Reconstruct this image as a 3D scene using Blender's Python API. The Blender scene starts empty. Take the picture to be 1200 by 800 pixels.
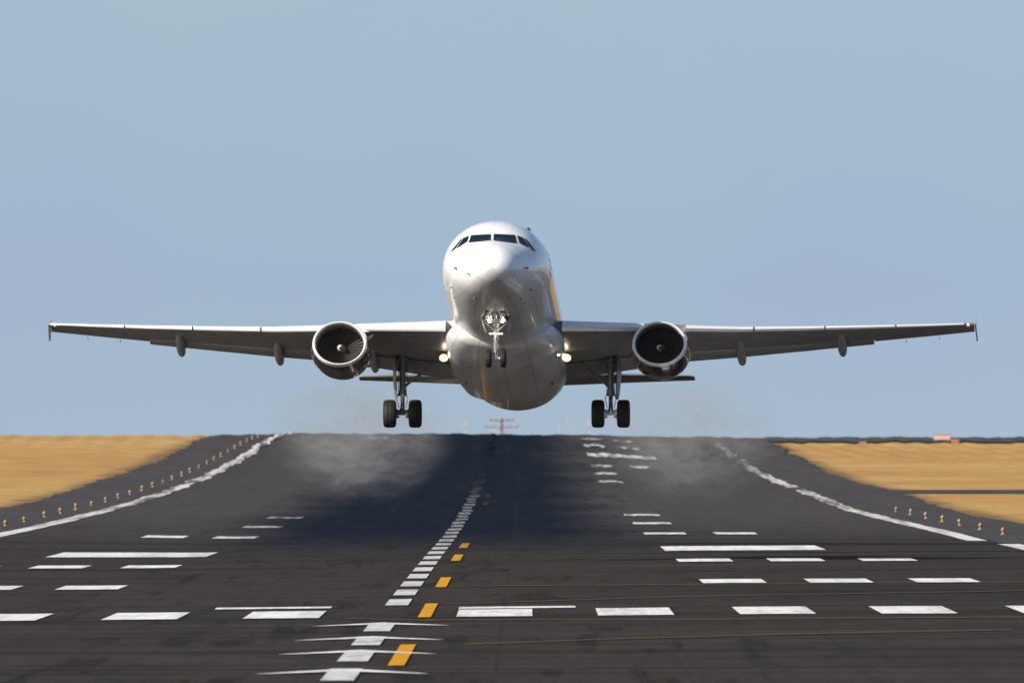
import bpy, math, random
import numpy as np
from mathutils import Vector, Matrix
random.seed(7)
R = math.radians
scene = bpy.context.scene
C = scene.collection

# ------------------------------------------------------------------ camera, sky, sun, exposure
FPX = 35400.0            # focal length in photograph pixels (1200 wide)
CAMZ = 4.9
cam_d = bpy.data.cameras.new('camera')
cam = bpy.data.objects.new('camera', cam_d); C.objects.link(cam)
cam_d.sensor_width = 36.0
cam_d.lens = FPX / 1200 * 36.0
cam_d.clip_start = 5.0
cam_d.clip_end = 40000.0
cam.location = (0, 0, CAMZ)
cam.rotation_euler = (math.pi / 2 + math.atan(100 / FPX), 0, math.atan(18 / FPX))
cam_d.dof.use_dof = True
cam_d.dof.focus_distance = 985.0
cam_d.dof.aperture_fstop = 9.5
scene.camera = cam

SUN = Vector((-0.68, -0.57, 0.46)).normalized()
elev = math.asin(SUN.z)
azim = math.atan2(SUN.x, SUN.y)
world = bpy.data.worlds.new('World'); scene.world = world
world.use_nodes = True
wn = world.node_tree; wn.nodes.clear()
sky = wn.nodes.new('ShaderNodeTexSky'); sky.sky_type = 'NISHITA'
sky.sun_disc = False
sky.sun_elevation = elev
sky.sun_rotation = azim % (2 * math.pi)
sky.altitude = 100; sky.air_density = 1.0; sky.dust_density = 2.4; sky.ozone_density = 3.5
bg = wn.nodes.new('ShaderNodeBackground'); bg.inputs['Strength'].default_value = 0.092
wo = wn.nodes.new('ShaderNodeOutputWorld')
tc = wn.nodes.new('ShaderNodeTexCoord')
va = wn.nodes.new('ShaderNodeVectorMath'); va.operation = 'ADD'; va.inputs[1].default_value = (0, 0, 0.11)
wn.links.new(tc.outputs['Generated'], va.inputs[0])
wn.links.new(va.outputs[0], sky.inputs[0])
tint = wn.nodes.new('ShaderNodeMix'); tint.data_type = 'RGBA'; tint.blend_type = 'MULTIPLY'; tint.inputs[0].default_value = 1.0
tint.clamp_result = False
sn = wn.nodes.new('ShaderNodeTexNoise'); sn.inputs['Scale'].default_value = 60.0; sn.inputs['Detail'].default_value = 2.0
wn.links.new(tc.outputs['Generated'], sn.inputs['Vector'])
sr = wn.nodes.new('ShaderNodeValToRGB'); wn.links.new(sn.outputs['Fac'], sr.inputs[0])
sr.color_ramp.elements[0].position = .30; sr.color_ramp.elements[0].color = (1.215, 1.07, 1.10, 1)
sr.color_ramp.elements[1].position = .70; sr.color_ramp.elements[1].color = (1.25, 1.12, 1.07, 1)
sz = wn.nodes.new('ShaderNodeSeparateXYZ'); wn.links.new(tc.outputs['Generated'], sz.inputs[0])
zr = wn.nodes.new('ShaderNodeMapRange'); wn.links.new(sz.outputs[2], zr.inputs[0]); zr.inputs[1].default_value = -.001; zr.inputs[2].default_value = .0155
er = wn.nodes.new('ShaderNodeValToRGB'); wn.links.new(zr.outputs[0], er.inputs[0])
er.color_ramp.elements[0].position = 0; er.color_ramp.elements[0].color = (1.02, 1.01, 1.0, 1)
er.color_ramp.elements[1].position = 1; er.color_ramp.elements[1].color = (1.05, 1.07, 1.0, 1)
e_ = er.color_ramp.elements.new(.35); e_.color = (.975, .965, .995, 1)
t2 = wn.nodes.new('ShaderNodeMix'); t2.data_type = 'RGBA'; t2.blend_type = 'MULTIPLY'; t2.inputs[0].default_value = 1.0; t2.clamp_result = False
wn.links.new(sr.outputs[0], t2.inputs[6]); wn.links.new(er.outputs[0], t2.inputs[7])
wn.links.new(sky.outputs[0], tint.inputs[6]); wn.links.new(t2.outputs[2], tint.inputs[7])
wn.links.new(tint.outputs[2], bg.inputs['Color'])
wn.links.new(bg.outputs[0], wo.inputs['Surface'])
sun_d = bpy.data.lights.new('sun', 'SUN'); sun_d.energy = 5.0; sun_d.angle = R(0.5); sun_d.color = (1.0, 0.95, 0.87)
sun = bpy.data.objects.new('sun', sun_d); C.objects.link(sun)
sun.location = (-200, 900, 300)
sun.rotation_euler = SUN.to_track_quat('Z', 'Y').to_euler()
scene.view_settings.view_transform = 'Standard'
scene.view_settings.look = 'None'
scene.view_settings.gamma = 1.0
scene.view_settings.use_curve_mapping = False
scene.view_settings.exposure = 0.45
scene.cycles.volume_step_rate = 1.0
scene.cycles.volume_max_steps = 256
scene.cycles.max_bounces = 8

# ------------------------------------------------------------------ helpers
class MB:
    def __init__(s): s.v = []; s.f = []; s.m = []; s.uv = {}
    def add(s, vs, fs, mi=0):
        o = len(s.v); s.v += [tuple(v) for v in vs]
        for f in fs: s.f.append(tuple(i + o for i in f)); s.m.append(mi)
    def grid(s, rows, closed=False, mi=0, uvs=None):
        n = len(rows[0]); o = len(s.v)
        for r in rows: s.v += [tuple(p) for p in r]
        for i in range(len(rows) - 1):
            for j in range(n if closed else n - 1):
                k = (j + 1) % n
                s.f.append((o + i * n + j, o + i * n + k, o + (i + 1) * n + k, o + (i + 1) * n + j)); s.m.append(mi)
    def cap(s, ring, mi=0):
        o = len(s.v); s.v += [tuple(p) for p in ring]
        s.f.append(tuple(range(o, o + len(ring)))); s.m.append(mi)
    def box(s, c, d, rot=None, mi=0):
        c = Vector(c); vs = []
        for i in (-.5, .5):
            for j in (-.5, .5):
                for k in (-.5, .5):
                    p = Vector((i * d[0], j * d[1], k * d[2]))
                    if rot: p = rot @ p
                    vs.append(c + p)
        s.add(vs, [(0, 1, 3, 2), (4, 6, 7, 5), (0, 4, 5, 1), (2, 3, 7, 6), (0, 2, 6, 4), (1, 5, 7, 3)], mi)
    def tube(s, a, b, r0, r1=None, n=14, mi=0, caps=True):
        a = Vector(a); b = Vector(b); r1 = r0 if r1 is None else r1
        d = (b - a).normalized(); u = d.orthogonal().normalized(); w = d.cross(u)
        ra = [a + (u * math.cos(t) + w * math.sin(t)) * r0 for t in [2 * math.pi * i / n for i in range(n)]]
        rb = [b + (u * math.cos(t) + w * math.sin(t)) * r1 for t in [2 * math.pi * i / n for i in range(n)]]
        s.grid([ra, rb], True, mi)
        if caps: s.cap(ra, mi); s.cap(rb, mi)
    def lathe(s, o, ax, prof, n=32, mi=0, sz=1.0):
        # prof: (distance along ax, radius)
        o = Vector(o); ax = Vector(ax).normalized()
        up = Vector((0, 0, 1)); u = ax.cross(up)
        u = (u if u.length > 1e-3 else Vector((1, 0, 0))).normalized(); w = u.cross(ax).normalized()
        rows = []
        for (d, r) in prof:
            rows.append([o + ax * d + (u * math.cos(t) + w * math.sin(t) * sz) * r for t in [2 * math.pi * i / n for i in range(n)]])
        s.grid(rows, True, mi)

def build(name, mb, mats, parent=None, T=None, smooth=None, flip=False):
    """one mesh object. T maps points to world; vertices are kept relative to the root's origin"""
    org = Vector((0, 0, 0))
    p = parent
    while p is not None:
        org += p.location; p = p.parent
    vs = [(Vector(v) if T is None else T(v)) - org for v in mb.v]
    me = bpy.data.meshes.new(name); me.from_pydata([tuple(v) for v in vs], [], mb.f)
    if not isinstance(mats, (list, tuple)): mats = [mats]
    for m in mats: me.materials.append(m)
    me.polygons.foreach_set('material_index', mb.m)
    import bmesh
    bm = bmesh.new(); bm.from_mesh(me)
    bmesh.ops.remove_doubles(bm, verts=bm.verts, dist=1e-4)
    bmesh.ops.recalc_face_normals(bm, faces=bm.faces)
    bm.to_mesh(me); bm.free()
    if smooth is not None:
        me.polygons.foreach_set('use_smooth', [True] * len(me.polygons))
        if smooth < 180:
            me.set_sharp_from_angle(angle=R(smooth))
    ob = bpy.data.objects.new(name, me); C.objects.link(ob)
    if parent is not None: ob.parent = parent
    return ob

def empty(name, loc):
    o = bpy.data.objects.new(name, None); C.objects.link(o); o.location = loc; o.empty_display_size = 0.5
    return o
def tag(o, label, cat=None, group=None, kind=None):
    if label: o['label'] = label
    if cat: o['category'] = cat
    if group: o['group'] = group
    if kind: o['kind'] = kind
    return o

class NT:
    """small node-building helper"""
    def __init__(s, name):
        s.mat = bpy.data.materials.new(name); s.mat.use_nodes = True
        s.t = s.mat.node_tree; s.n = s.t.nodes; s.n.clear()
        s.out = s.n.new('ShaderNodeOutputMaterial')
    def node(s, typ, **kw):
        x = s.n.new(typ)
        for k, v in kw.items(): setattr(x, k, v)
        return x
    def link(s, a, b): s.t.links.new(a, b)
    def inp(s, sock, v):
        if hasattr(v, 'is_output') or isinstance(v, bpy.types.NodeSocket): s.link(v, sock)
        else: sock.default_value = v
    def math(s, op, a, b=None, c=None, clamp=False):
        x = s.node('ShaderNodeMath', operation=op, use_clamp=clamp)
        s.inp(x.inputs[0], a)
        if b is not None: s.inp(x.inputs[1], b)
        if c is not None: s.inp(x.inputs[2], c)
        return x.outputs[0]
    def mix(s, f, a, b, bt='MIX'):
        x = s.node('ShaderNodeMix', data_type='RGBA', blend_type=bt)
        s.inp(x.inputs[0], f); s.inp(x.inputs[6], a); s.inp(x.inputs[7], b)
        return x.outputs[2]
    def noise(s, vec, scale, detail=4, rough=0.55, dist=0.0):
        x = s.node('ShaderNodeTexNoise'); s.link(vec, x.inputs['Vector'])
        x.inputs['Scale'].default_value = scale; x.inputs['Detail'].default_value = detail
        x.inputs['Roughness'].default_value = rough; x.inputs['Distortion'].default_value = dist
        return x.outputs['Fac']
    def mapv(s, vec, sc=(1, 1, 1), loc=(0, 0, 0)):
        x = s.node('ShaderNodeMapping'); s.link(vec, x.inputs['Vector'])
        x.inputs['Scale'].default_value = sc; x.inputs['Location'].default_value = loc
        return x.outputs[0]
    def ramp(s, f, stops, interp='LINEAR'):
        x = s.node('ShaderNodeValToRGB'); s.link(f, x.inputs[0])
        cr = x.color_ramp; cr.interpolation = interp
        while len(cr.elements) > len(stops): cr.elements.remove(cr.elements[-1])
        while len(cr.elements) < len(stops): cr.elements.new(0.5)
        for e, (p, c) in zip(cr.elements, stops):
            e.position = p; e.color = (c if len(c) == 4 else (*c, 1)) if isinstance(c, (tuple, list)) else (c, c, c, 1)
        return x.outputs[0]
    def smooth(s, v, a, b, o0=0.0, o1=1.0):
        x = s.node('ShaderNodeMapRange', interpolation_type='SMOOTHSTEP')
        s.link(v, x.inputs[0])
        for i, q in zip((1, 2, 3, 4), (a, b, o0, o1)): x.inputs[i].default_value = q
        return x.outputs[0]
    def bsdf(s, **kw):
        p = s.node('ShaderNodeBsdfPrincipled')
        for k, v in kw.items(): s.inp(p.inputs[k.replace('_', ' ')], v)
        s.link(p.outputs[0], s.out.inputs['Surface'])
        return p
    def pos(s): return s.node('ShaderNodeNewGeometry').outputs['Position']
    def obj(s): return s.node('ShaderNodeTexCoord').outputs['Object']
    def bump(s, h, strength, dist=0.02):
        b = s.node('ShaderNodeBump'); b.inputs['Strength'].default_value = strength; b.inputs['Distance'].default_value = dist
        s.link(h, b.inputs['Height']); return b.outputs[0]

def V4(r, g, b): return (r, g, b, 1.0)

def mat_simple(name, col, rough=0.5, metal=0.0, coat=0.0, var=0.12, scale=3.0, spec=0.5, coat_rough=0.03):
    m = NT(name); o = m.obj()
    n = m.noise(o, scale, 5)
    dark = tuple(c * (1 - var) for c in col); lite = tuple(min(1, c * (1 + var * .6)) for c in col)
    c = m.ramp(n, [(0.3, dark), (0.7, lite)])
    rr = m.smooth(m.noise(o, scale * 2.3, 3), .3, .7, max(.02, rough * .85), min(1, rough * 1.15))
    p = m.bsdf(Base_Color=c, Roughness=rr, Metallic=metal, Coat_Weight=coat, Coat_Roughness=coat_rough)
    p.inputs['Specular IOR Level'].default_value = spec
    return m.mat

def mat_emit(name, col, strength):
    m = NT(name); p = m.bsdf(Base_Color=V4(.8, .8, .8), Emission_Color=V4(*col), Emission_Strength=strength)
    return m.mat

# ------------------------------------------------------------------ terrain
XC = -3.6                       # runway centreline, metres left of the camera
TAB = [  # distance, drop below camera at left edge, left mid, right mid, right edge
    (-300, 4.9, 4.85, 4.8, 4.8), (570, 4.9, 4.85, 4.8, 4.8), (700, 4.95, 4.95, 4.85, 4.83), (793, 5.05, 5.04, 4.84, 4.80),
    (943, 5.08, 5.05, 4.84, 4.80), (1093, 5.12, 5.09, 4.85, 4.80), (1207, 5.15, 5.15, 4.88, 4.81),
    (1250, 5.13, 5.17, 4.90, 4.83), (1300, 5.11, 5.19, 4.95, 5.02), (1330, 5.10, 5.20, 4.97, 5.02),
    (1409, 5.05, 5.20, 5.0, 4.99), (1560, 5.02, 5.20, 5.0, 5.05), (1707, 4.92, 5.15, 4.98, 5.08), (1850, 4.78, 5.0, 4.93, 5.08),
    (2034, 4.5, 4.75, 4.75, 4.8), (2255, 3.95, 4.3, 4.4, 4.5), (2350, 3.65, 4.05, 4.2, 4.38), (2493, 3.1, 3.5, 3.75, 4.1),
    (2612, 2.6, 3.0, 3.35, 3.85), (2723, 2.0, 2.4, 2.8, 3.5), (2850, 1.4, 1.75, 2.2, 3.05), (3013, .80, 1.0, 1.35, 2.45),
    (3150, .72, .75, .95, 1.85), (3220, .80, .76, .90, 1.55), (3320, 1.0, 1.0, 1.0, 1.02), (3420, 2.2, 2.2, 2.2, 2.2),
    (3700, 8, 8, 8, 8), (4500, 25, 25, 25, 25), (6000, 45, 45, 45, 45), (9000, 60, 60, 60, 60), (20000, 80, 80, 80, 80)]
_Y = np.array([t[0] for t in TAB], float)
_fy = np.arange(-600, 20001, 5.0)
_cols = []
for k in range(1, 5):
    a = np.interp(_fy, _Y, np.array([t[k] for t in TAB]))
    w = np.exp(-0.5 * (np.arange(-8, 9) / 3.2) ** 2); w /= w.sum()
    ap = np.concatenate([np.full(8, a[0]), a, np.full(8, a[-1])])
    _cols.append(np.convolve(ap, w, 'valid'))
XCOL = [-24.5, -13.6, 6.4, 19.7]
def gz(x, y):
    d = [np.interp(y, _fy, c) for c in _cols]
    z = CAMZ - float(np.interp(x, XCOL, d))
    if y > 2700:            # far crest roughened to imitate heat shimmer
        k = min(1, (y - 2700) / 300)
        z += k * (.040 * math.sin(x * .9 + y * .05) + .045 * math.sin(x * 2.3 + 1.7 + y * .021) + .03 * math.sin(x * .37 + y * .013 + .6) + .045 * math.sin(x * 4.1 + y * .11 + 2 * math.sin(x * .7)))
    return z
def sink(y, d):
    return -1.6 * d * min(1, max(0, (y - 2650) / 250))

def stations(y0, y1, step):
    n = max(1, int(math.ceil((y1 - y0) / step)))
    return [y0 + (y1 - y0) * i / n for i in range(n + 1)]

FINE = [-90 + .6 * i for i in range(301)]
def sheet(name, xs, ys, mat, dz=0.0, kind='structure', wob=None, deep=0.0):
    mb = MB(); rows = []
    xs = sorted(set(list(xs) + [x for x in FINE if xs[0] + .3 < x < xs[-1] - .3]))
    for y in ys:
        r = []
        for i, x in enumerate(xs):
            xx = x
            if wob and i in (0, len(xs) - 1): xx = x + wob(y, i)
            r.append((xx, y, gz(xx, y) + dz + sink(y, deep)))
        rows.append(r)
    mb.grid(rows)
    o = build(name, mb, mat, smooth=180)
    if kind: o['kind'] = kind
    return o

# ground material: dry straw-coloured grass
def mat_grass():
    m = NT('dry_grass'); p = m.pos()
    big = m.noise(m.mapv(p, (.02, .005, 1)), 1.0, 3)
    mid = m.noise(m.mapv(p, (.25, .035, 1)), 1.0, 5)
    fine = m.noise(m.mapv(p, (2.2, .5, 1)), 1.0, 6, .7)
    c = m.ramp(big, [(.32, (.39, .215, .068)), (.5, (.45, .265, .084)), (.68, (.49, .33, .12))])
    c = m.mix(m.smooth(mid, .42, .75, 0, .55), c, V4(.2664, .1406, .0555))
    c = m.mix(m.smooth(fine, .5, .8, 0, .5), c, V4(.4588, .2960, .1258))
    c = m.mix(m.smooth(fine, .5, .2, 0, .6), c, V4(.1924, .1110, .0444))
    sx = m.node('ShaderNodeSeparateXYZ'); m.link(p, sx.inputs[0])
    dist = m.math('SUBTRACT', m.math('ABSOLUTE', m.math('ADD', sx.outputs[0], 2.7)), 28.7)
    edge = m.smooth(m.math('ADD', dist, m.math('MULTIPLY', m.math('SUBTRACT', mid, .5), 5.0)), 2.2, .0)
    c = m.mix(m.math('MULTIPLY', edge, .75), c, V4(.0962, .0703, .0370))
    m.bsdf(Base_Color=c, Roughness=0.95, Normal=m.bump(fine, .5, .15)).inputs['Specular IOR Level'].default_value = .1
    return m.mat

def asphalt_nodes(m, paint=False):
    """returns asphalt colour and the rubber mask, shared by the runway and by worn paint"""
    p = m.pos()
    sep = m.node('ShaderNodeSeparateXYZ'); m.link(p, sep.inputs[0])
    X, Y = sep.outputs[0], sep.outputs[1]
    fine = m.noise(m.mapv(p, (6, 2.0, 1)), 1.0, 6, .7)
    mid = m.noise(m.mapv(p, (.30, .05, 1)), 1.0, 6, .62)
    bands = m.noise(m.mapv(p, (.012, .030, 1)), 1.0, 5, .65)
    grain = m.noise(m.mapv(p, (2.2, .12, 1)), 1.0, 4, .6)
    c = m.ramp(bands, [(.28, (.018, .0155, .013)), (.42, (.028, .0240, .0195)), (.56, (.039, .0325, .0255)), (.72, (.022, .019, .016))])
    strk = m.noise(m.mapv(p, (.035, .16, 1), (7, 3, 0)), 1.0, 5, .7)
    c = m.mix(m.smooth(strk, .46, .66, 0, .8), c, V4(.056, .046, .037))
    c = m.mix(m.smooth(strk, .46, .30, 0, .55), c, V4(.010, .009, .009))
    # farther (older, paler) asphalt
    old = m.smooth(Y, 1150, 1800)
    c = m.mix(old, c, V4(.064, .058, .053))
    c = m.mix(m.smooth(mid, .45, .78, 0, .5), c, V4(.015, .014, .014))
    c = m.mix(m.smooth(mid, .50, .22, 0, .45), c, V4(.050, .044, .040))
    c = m.mix(m.smooth(grain, .48, .75, 0, .35), c, V4(.012, .011, .011))
    c = m.mix(m.smooth(fine, .45, .8, 0, .35), c, V4(.055, .050, .046))
    tk = m.noise(m.mapv(p, (1.1, .012, 1), (2, 9, 0)), 1.0, 4, .6)
    tk2 = m.noise(m.mapv(p, (.12, .02, 1), (5, 1, 0)), 1.0, 4, .6)
    tm = m.math('MULTIPLY', m.smooth(tk, .52, .62), m.smooth(tk2, .38, .60))
    tm = m.math('MULTIPLY', tm, m.smooth(m.math('ABSOLUTE', m.math('ADD', X, 4.0)), 15, 7))
    c = m.mix(m.math('MULTIPLY', tm, .6), c, V4(.008, .008, .008))
    # tyre rubber laid down along the touchdown zone
    sk = m.noise(m.mapv(p, (.9, .006, 1)), 1.0, 4, .6)
    warp = m.math('MULTIPLY', m.math('SUBTRACT', m.noise(m.mapv(p, (.05, .008, 1)), 1.0, 3), .5), 6.0)
    xx = m.math('ABSOLUTE', m.math('ADD', m.math('ADD', X, 5.0), warp))
    lat = m.smooth(xx, 5.5, 12.5, 1, 0)
    lon = m.math('MULTIPLY', m.smooth(Y, 1050, 1500), m.smooth(Y, 3300, 3150))
    rub = m.math('MULTIPLY', lat, lon)
    rub = m.math('MULTIPLY', rub, m.smooth(sk, .15, .55, .82, 1.0))
    c = m.mix(m.math('MULTIPLY', rub, .97), c, V4(.003, .0055, .011))  # black rubber with the sky's blue reflection put into its colour
    return c, rub, X, Y, fine, mid, grain

def band(m, X, Y, y0, y1, x0, soft=6, amt=1.0):
    """a darker strip across the runway"""
    a = m.math('MULTIPLY', m.smooth(Y, y0 - soft, y0 + soft), m.smooth(Y, y1 + soft, y1 - soft))
    a = m.math('MULTIPLY', a, m.smooth(X, x0 - 6, x0 + 6))
    return m.math('MULTIPLY', a, amt)

def mat_asphalt():
    m = NT('runway_asphalt')
    c, rub, X, Y, fine, mid, grain = asphalt_nodes(m)
    for (y0, y1, x0, soft, amt) in ((1236, 1292, 2, 8, .85), (1160, 1171, 6, 2.5, .95), (868, 900, 5, 10, .6), (770, 782, -40, 4, .35), (1325, 1345, -40, 8, .4)):
        c = m.mix(band(m, X, Y, y0, y1, x0, soft, amt), c, V4(.012, .012, .014))
    # narrow joints between paving lanes
    ln = m.math('ABSOLUTE', m.math('SUBTRACT', m.math('FRACT', m.math('MULTIPLY', m.math('ADD', X, 100), 1 / 3.75)), .5))
    c = m.mix(m.math('MULTIPLY', m.smooth(ln, .012, .004), .45), c, V4(.018, .018, .018))
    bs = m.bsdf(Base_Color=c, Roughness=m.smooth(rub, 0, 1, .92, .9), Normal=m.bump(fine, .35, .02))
    bs.inputs['Specular IOR Level'].default_value = .04
    return m.mat

def mat_shoulder():
    m = NT('shoulder_asphalt'); p = m.pos()
    n = m.noise(m.mapv(p, (.35, .02, 1)), 1.0, 6, .65)
    f = m.noise(m.mapv(p, (5, 1.5, 1)), 1.0, 5, .7)
    c = m.ramp(n, [(.3, (.036, .032, .030)), (.7, (.060, .053, .049))])
    c = m.mix(m.smooth(f, .4, .8, 0, .4), c, V4(.068, .061, .056))
    bs = m.bsdf(Base_Color=c, Roughness=.95, Normal=m.bump(f, .4, .02)); bs.inputs['Specular IOR Level'].default_value = .15
    return m.mat

def mat_paint(name, col, base_wear=.25, far=(1500, 3000), far_fade=.5, rubber=.85, streak=0.0):
    """road paint, scuffed and broken up; asphalt shows through where worn and, far off, to imitate heat shimmer"""
    m = NT(name)
    c, rub, X, Y, fine, mid, grain = asphalt_nodes(m)
    p = m.pos()
    w1 = m.noise(m.mapv(p, (2.6, .28, 1)), 1.0, 6, .75)
    w2 = m.noise(m.mapv(p, (.5, .09, 1)), 1.0, 5, .6)
    n = m.math('ADD', m.math('MULTIPLY', w1, .6), m.math('MULTIPLY', w2, .4))
    thr = m.smooth(Y, far[0], far[1], 0, far_fade)  # distance fading, part of the imitated shimmer
    thr = m.math('ADD', thr, m.math('MULTIPLY', rub, rubber))
    st = m.noise(m.mapv(p, (1.6, .012, 1), (3.1, 0, 0)), 1.0, 5, .7)
    thr = m.math('ADD', thr, m.math('MULTIPLY', m.smooth(st, .40, .62), m.smooth(Y, 1300, 2000, streak * .35, streak)))
    worn = m.math('ADD', m.smooth(n, .42, .72, 0, base_wear), thr, clamp=True)
    g = m.ramp(w2, [(.3, tuple(k * .86 for k in col)), (.7, col)])
    cc = m.mix(worn, g, c)
    bs = m.bsdf(Base_Color=cc, Roughness=.9); bs.inputs['Specular IOR Level'].default_value = .05
    return m.mat

M_grass = mat_grass(); M_asph = mat_asphalt(); M_shoul = mat_shoulder()
M_white = mat_paint('white_runway_paint', (.82, .81, .79), .55, (1350, 3000), .10, .75, .55)
M_edge = mat_paint('worn_edge_paint', (.74, .71, .67), .45, (1250, 3000), .05, .2, .85)
M_centre = mat_paint('scuffed_centreline_paint', (.62, .62, .60), .85, (1300, 2800), .58, .45)
M_edge_far = mat_paint('faint_edge_paint', (.55, .53, .50), .6, (2300, 3000), .45, .2, .9)
M_yellow = mat_paint('yellow_taxi_paint', (.64, .31, .012), .45, (1200, 2600), .5, .60)
M_thin = mat_paint('faded_yellow_paint', (.16, .105, .04), .5, (900, 2600), .5, .8)
M_dark = mat_simple('dark_scrub', (.065, .063, .062), .95, var=.4, scale=.2, spec=.1)

ys = stations(-500, 1100, 50) + stations(1110, 3500, 10) + stations(3600, 9000, 200)
gx = [-6000, -2000, -600, -200, -80, -60, -45, -38, -32, -24.5, -13.6, -3.6, 6.4, 19.7, 26, 32, 38, 45, 60, 80, 200, 600, 2000, 6000]
sheet('ground', gx, ys, M_grass, -0.03, deep=.10)

ya = stations(-400, 1100, 25) + stations(1110, 3330, 10)[0:]
rw = random.Random(3)
wob_t = {}
def wobble(y, i):
    k = (y + (500 if i else 0)) * .037
    q = min(1, max(0, (y - 1400) / 900))  # extra waviness far off imitates heat shimmer
    return .30 * math.sin(k * .21) + .16 * math.sin(k * .8 + 1.3) + .05 * math.sin(k * 3.1 + .4) + q * (.22 * math.sin(y * .17) + .18 * math.sin(y * .083 + i) + .12 * math.sin(y * .29))
sheet('shoulder', [-31.4, -24.5, -13.6, 6.4, 19.7, 26.0], ya, M_shoul, 0.0, wob=wobble, deep=.05)
sheet('runway', [-25.3, -24.5, -13.6, -3.6, 6.4, 19.7, 20.5], ya, M_asph, 0.02)
sheet('taxiway', [25.6, 32, 60, 200], stations(2125, 2200, 6), M_shoul, 0.012)
sheet('apron', [26.4, 60, 200], stations(420, 1290, 30), M_shoul, 0.012)
sheet('apron', [-200, -80, -31.8], stations(420, 1290, 30), M_shoul, 0.012)
sheet('path', [25.8, 32, 60, 200, 600], stations(3222, 3330, 6), M_dark, 0.012, deep=.02)

# painted markings (each kind one sheet of paint on the runway)
DZ = 0.045
def mz(x, y): return gz(x, y) + DZ + sink(y, -.05)
def ragged(x, y):
    """shakes the edges of far paint to imitate heat shimmer"""
    k = min(1, max(0, (y - 1300) / 900))
    return (x + k * (.10 * math.sin(y * .13 + x) + .12 * math.sin(y * .047 + 2 * x)),
            y + k * (5.5 * math.sin(x * 4.3 + y * .01) + 4.0 * math.sin(x * 9.1 + 1.3) + 3.0 * math.sin(x * 1.9 + y * .02)))
def rect(mb, x0, x1, y0, y1, nx=4):
    if y0 > 1350: nx = max(nx, int((x1 - x0) / .18))
    xs = [x0 + (x1 - x0) * i / nx for i in range(nx + 1)]
    rows = []
    for y in stations(y0, y1, 6):
        rows.append([(a, b, mz(a, b)) for a, b in (ragged(x, y) for x in xs)])
    mb.grid(rows)
def marking(name, mb, mat):
    o = build(name, mb, mat); o['kind'] = 'structure'; return o

mb = MB()
for k in range(5):
    for sg in (-1, 1):
        xc = XC + sg * (2.75 + 3.65 * k); rect(mb, xc - .98, xc + .98, 777, 808)
rect(mb, XC - 4.9, XC - 1.75, 820, 828); rect(mb, XC + 1.75, XC + 4.9, 812, 820)
marking('threshold_marking', mb, M_white)

mb = MB()
for (y, offs, sides, L) in ((943, (10, 13.3, 16.6), (-1, 1), 24), (1093, (10, 13.3, 16.6), (-1, 1), 24), (1409, (10, 13.3), (-1, 1), 26),
                          (1559, (10,), (-1, 1), 26), (1700, (10,), (-1, 1), 26), (2330, (10,), (1,), 30), (2470, (10,), (1,), 30),
                          (2600, (10, 13.3), (1,), 30), (2905, (10, 13.3), (1,), 30), (2960, (11,), (-1,), 24), (3040, (10, 13.3), (1,), 24)):
    for o in offs:
        for sg in sides:
            rect(mb, XC + sg * o - .98, XC + sg * o + .98, y - L / 2, y + L / 2)
marking('touchdown_marking', mb, M_white)
mb = MB()
for (y, L, sides) in ((1207, 48, (-1, 1)), (2760, 50, (1,))):
    for sg in sides:
        a, b = sorted((XC + sg * 9.0, XC + sg * 15.3)); rect(mb, a, b, y - L / 2, y + L / 2, 11)
marking('aiming_marking', mb, M_white)
mb = MB()
y = 586 - 50 * 6
while y < 3200:
    if not (760 < y < 830): rect(mb, XC - .32, XC + .32, y - 15, y + 15)
    y += 50
    if abs(y - 786) < 5: y = 846
marking('centreline_marking', mb, M_centre)
mb = MB()
for (x, a, b) in ((-24.5, 300, 3240), (19.7, 300, 1238), (19.7, 1322, 2190), (19.7, 2236, 2560)):
    rect(mb, x - .45, x + .45, a, b)
marking('edge_line_marking', mb, M_edge)
mb = MB(); rect(mb, 19.25, 20.15, 2560, 3240); marking('edge_line_marking', mb, M_edge_far)
mb = MB()   # arrow heads on the displaced threshold
for ya_ in (597, 652, 698, 751, 548):
    n = 8; top = []; bot = []
    for i in range(-n, n + 1):
        t = i / n; x = XC + t * 1.68; yy = ya_ - 10.5 * abs(t); th = 6.0 * (1 - abs(t)) ** .8 + .3
        top.append((x, yy + th / 2, gz(x, yy) + DZ + .005)); bot.append((x, yy - th / 2, gz(x, yy) + DZ + .005))
    mb.grid([bot, top])
marking('arrow_marking', mb, M_white)
mb = MB()
for (a, b) in ((609, 673), (776, 838), (924, 985), (1112, 1172), (1245, 1305), (1880, 1930), (2030, 2080)):
    rect(mb, XC + .78, XC + 1.12, a, b)
marking('taxi_line_marking', mb, M_yellow)
mb = MB()   # thin lead-off lines swinging away to the right
for pts in (((-1.4, 672), (2, 689), (6, 702), (11.5, 716)), ((-2.6, 765), (4, 757), (12.5, 762)), ((-2.3, 835), (4, 858), (13, 878), (16, 890)),
            ((-2.4, 930), (6, 925), (16, 932)), ((-2.4, 1180), (5, 1172), (14, 1168)), ((-2.4, 1250), (5, 1240), (12, 1236)), ((-4.7, 775), (-2.3, 762))):
    for (p0, p1) in zip(pts[:-1], pts[1:]):
        n = 6; lo = []; hi = []
        for i in range(n + 1):
            t = i / n; x = p0[0] + (p1[0] - p0[0]) * t; yy = p0[1] + (p1[1] - p0[1]) * t
            lo.append((x, yy - .9, gz(x, yy) + DZ)); hi.append((x, yy + .9, gz(x, yy) + DZ))
        mb.grid([lo, hi])
marking('lead_off_marking', mb, M_thin)

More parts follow.
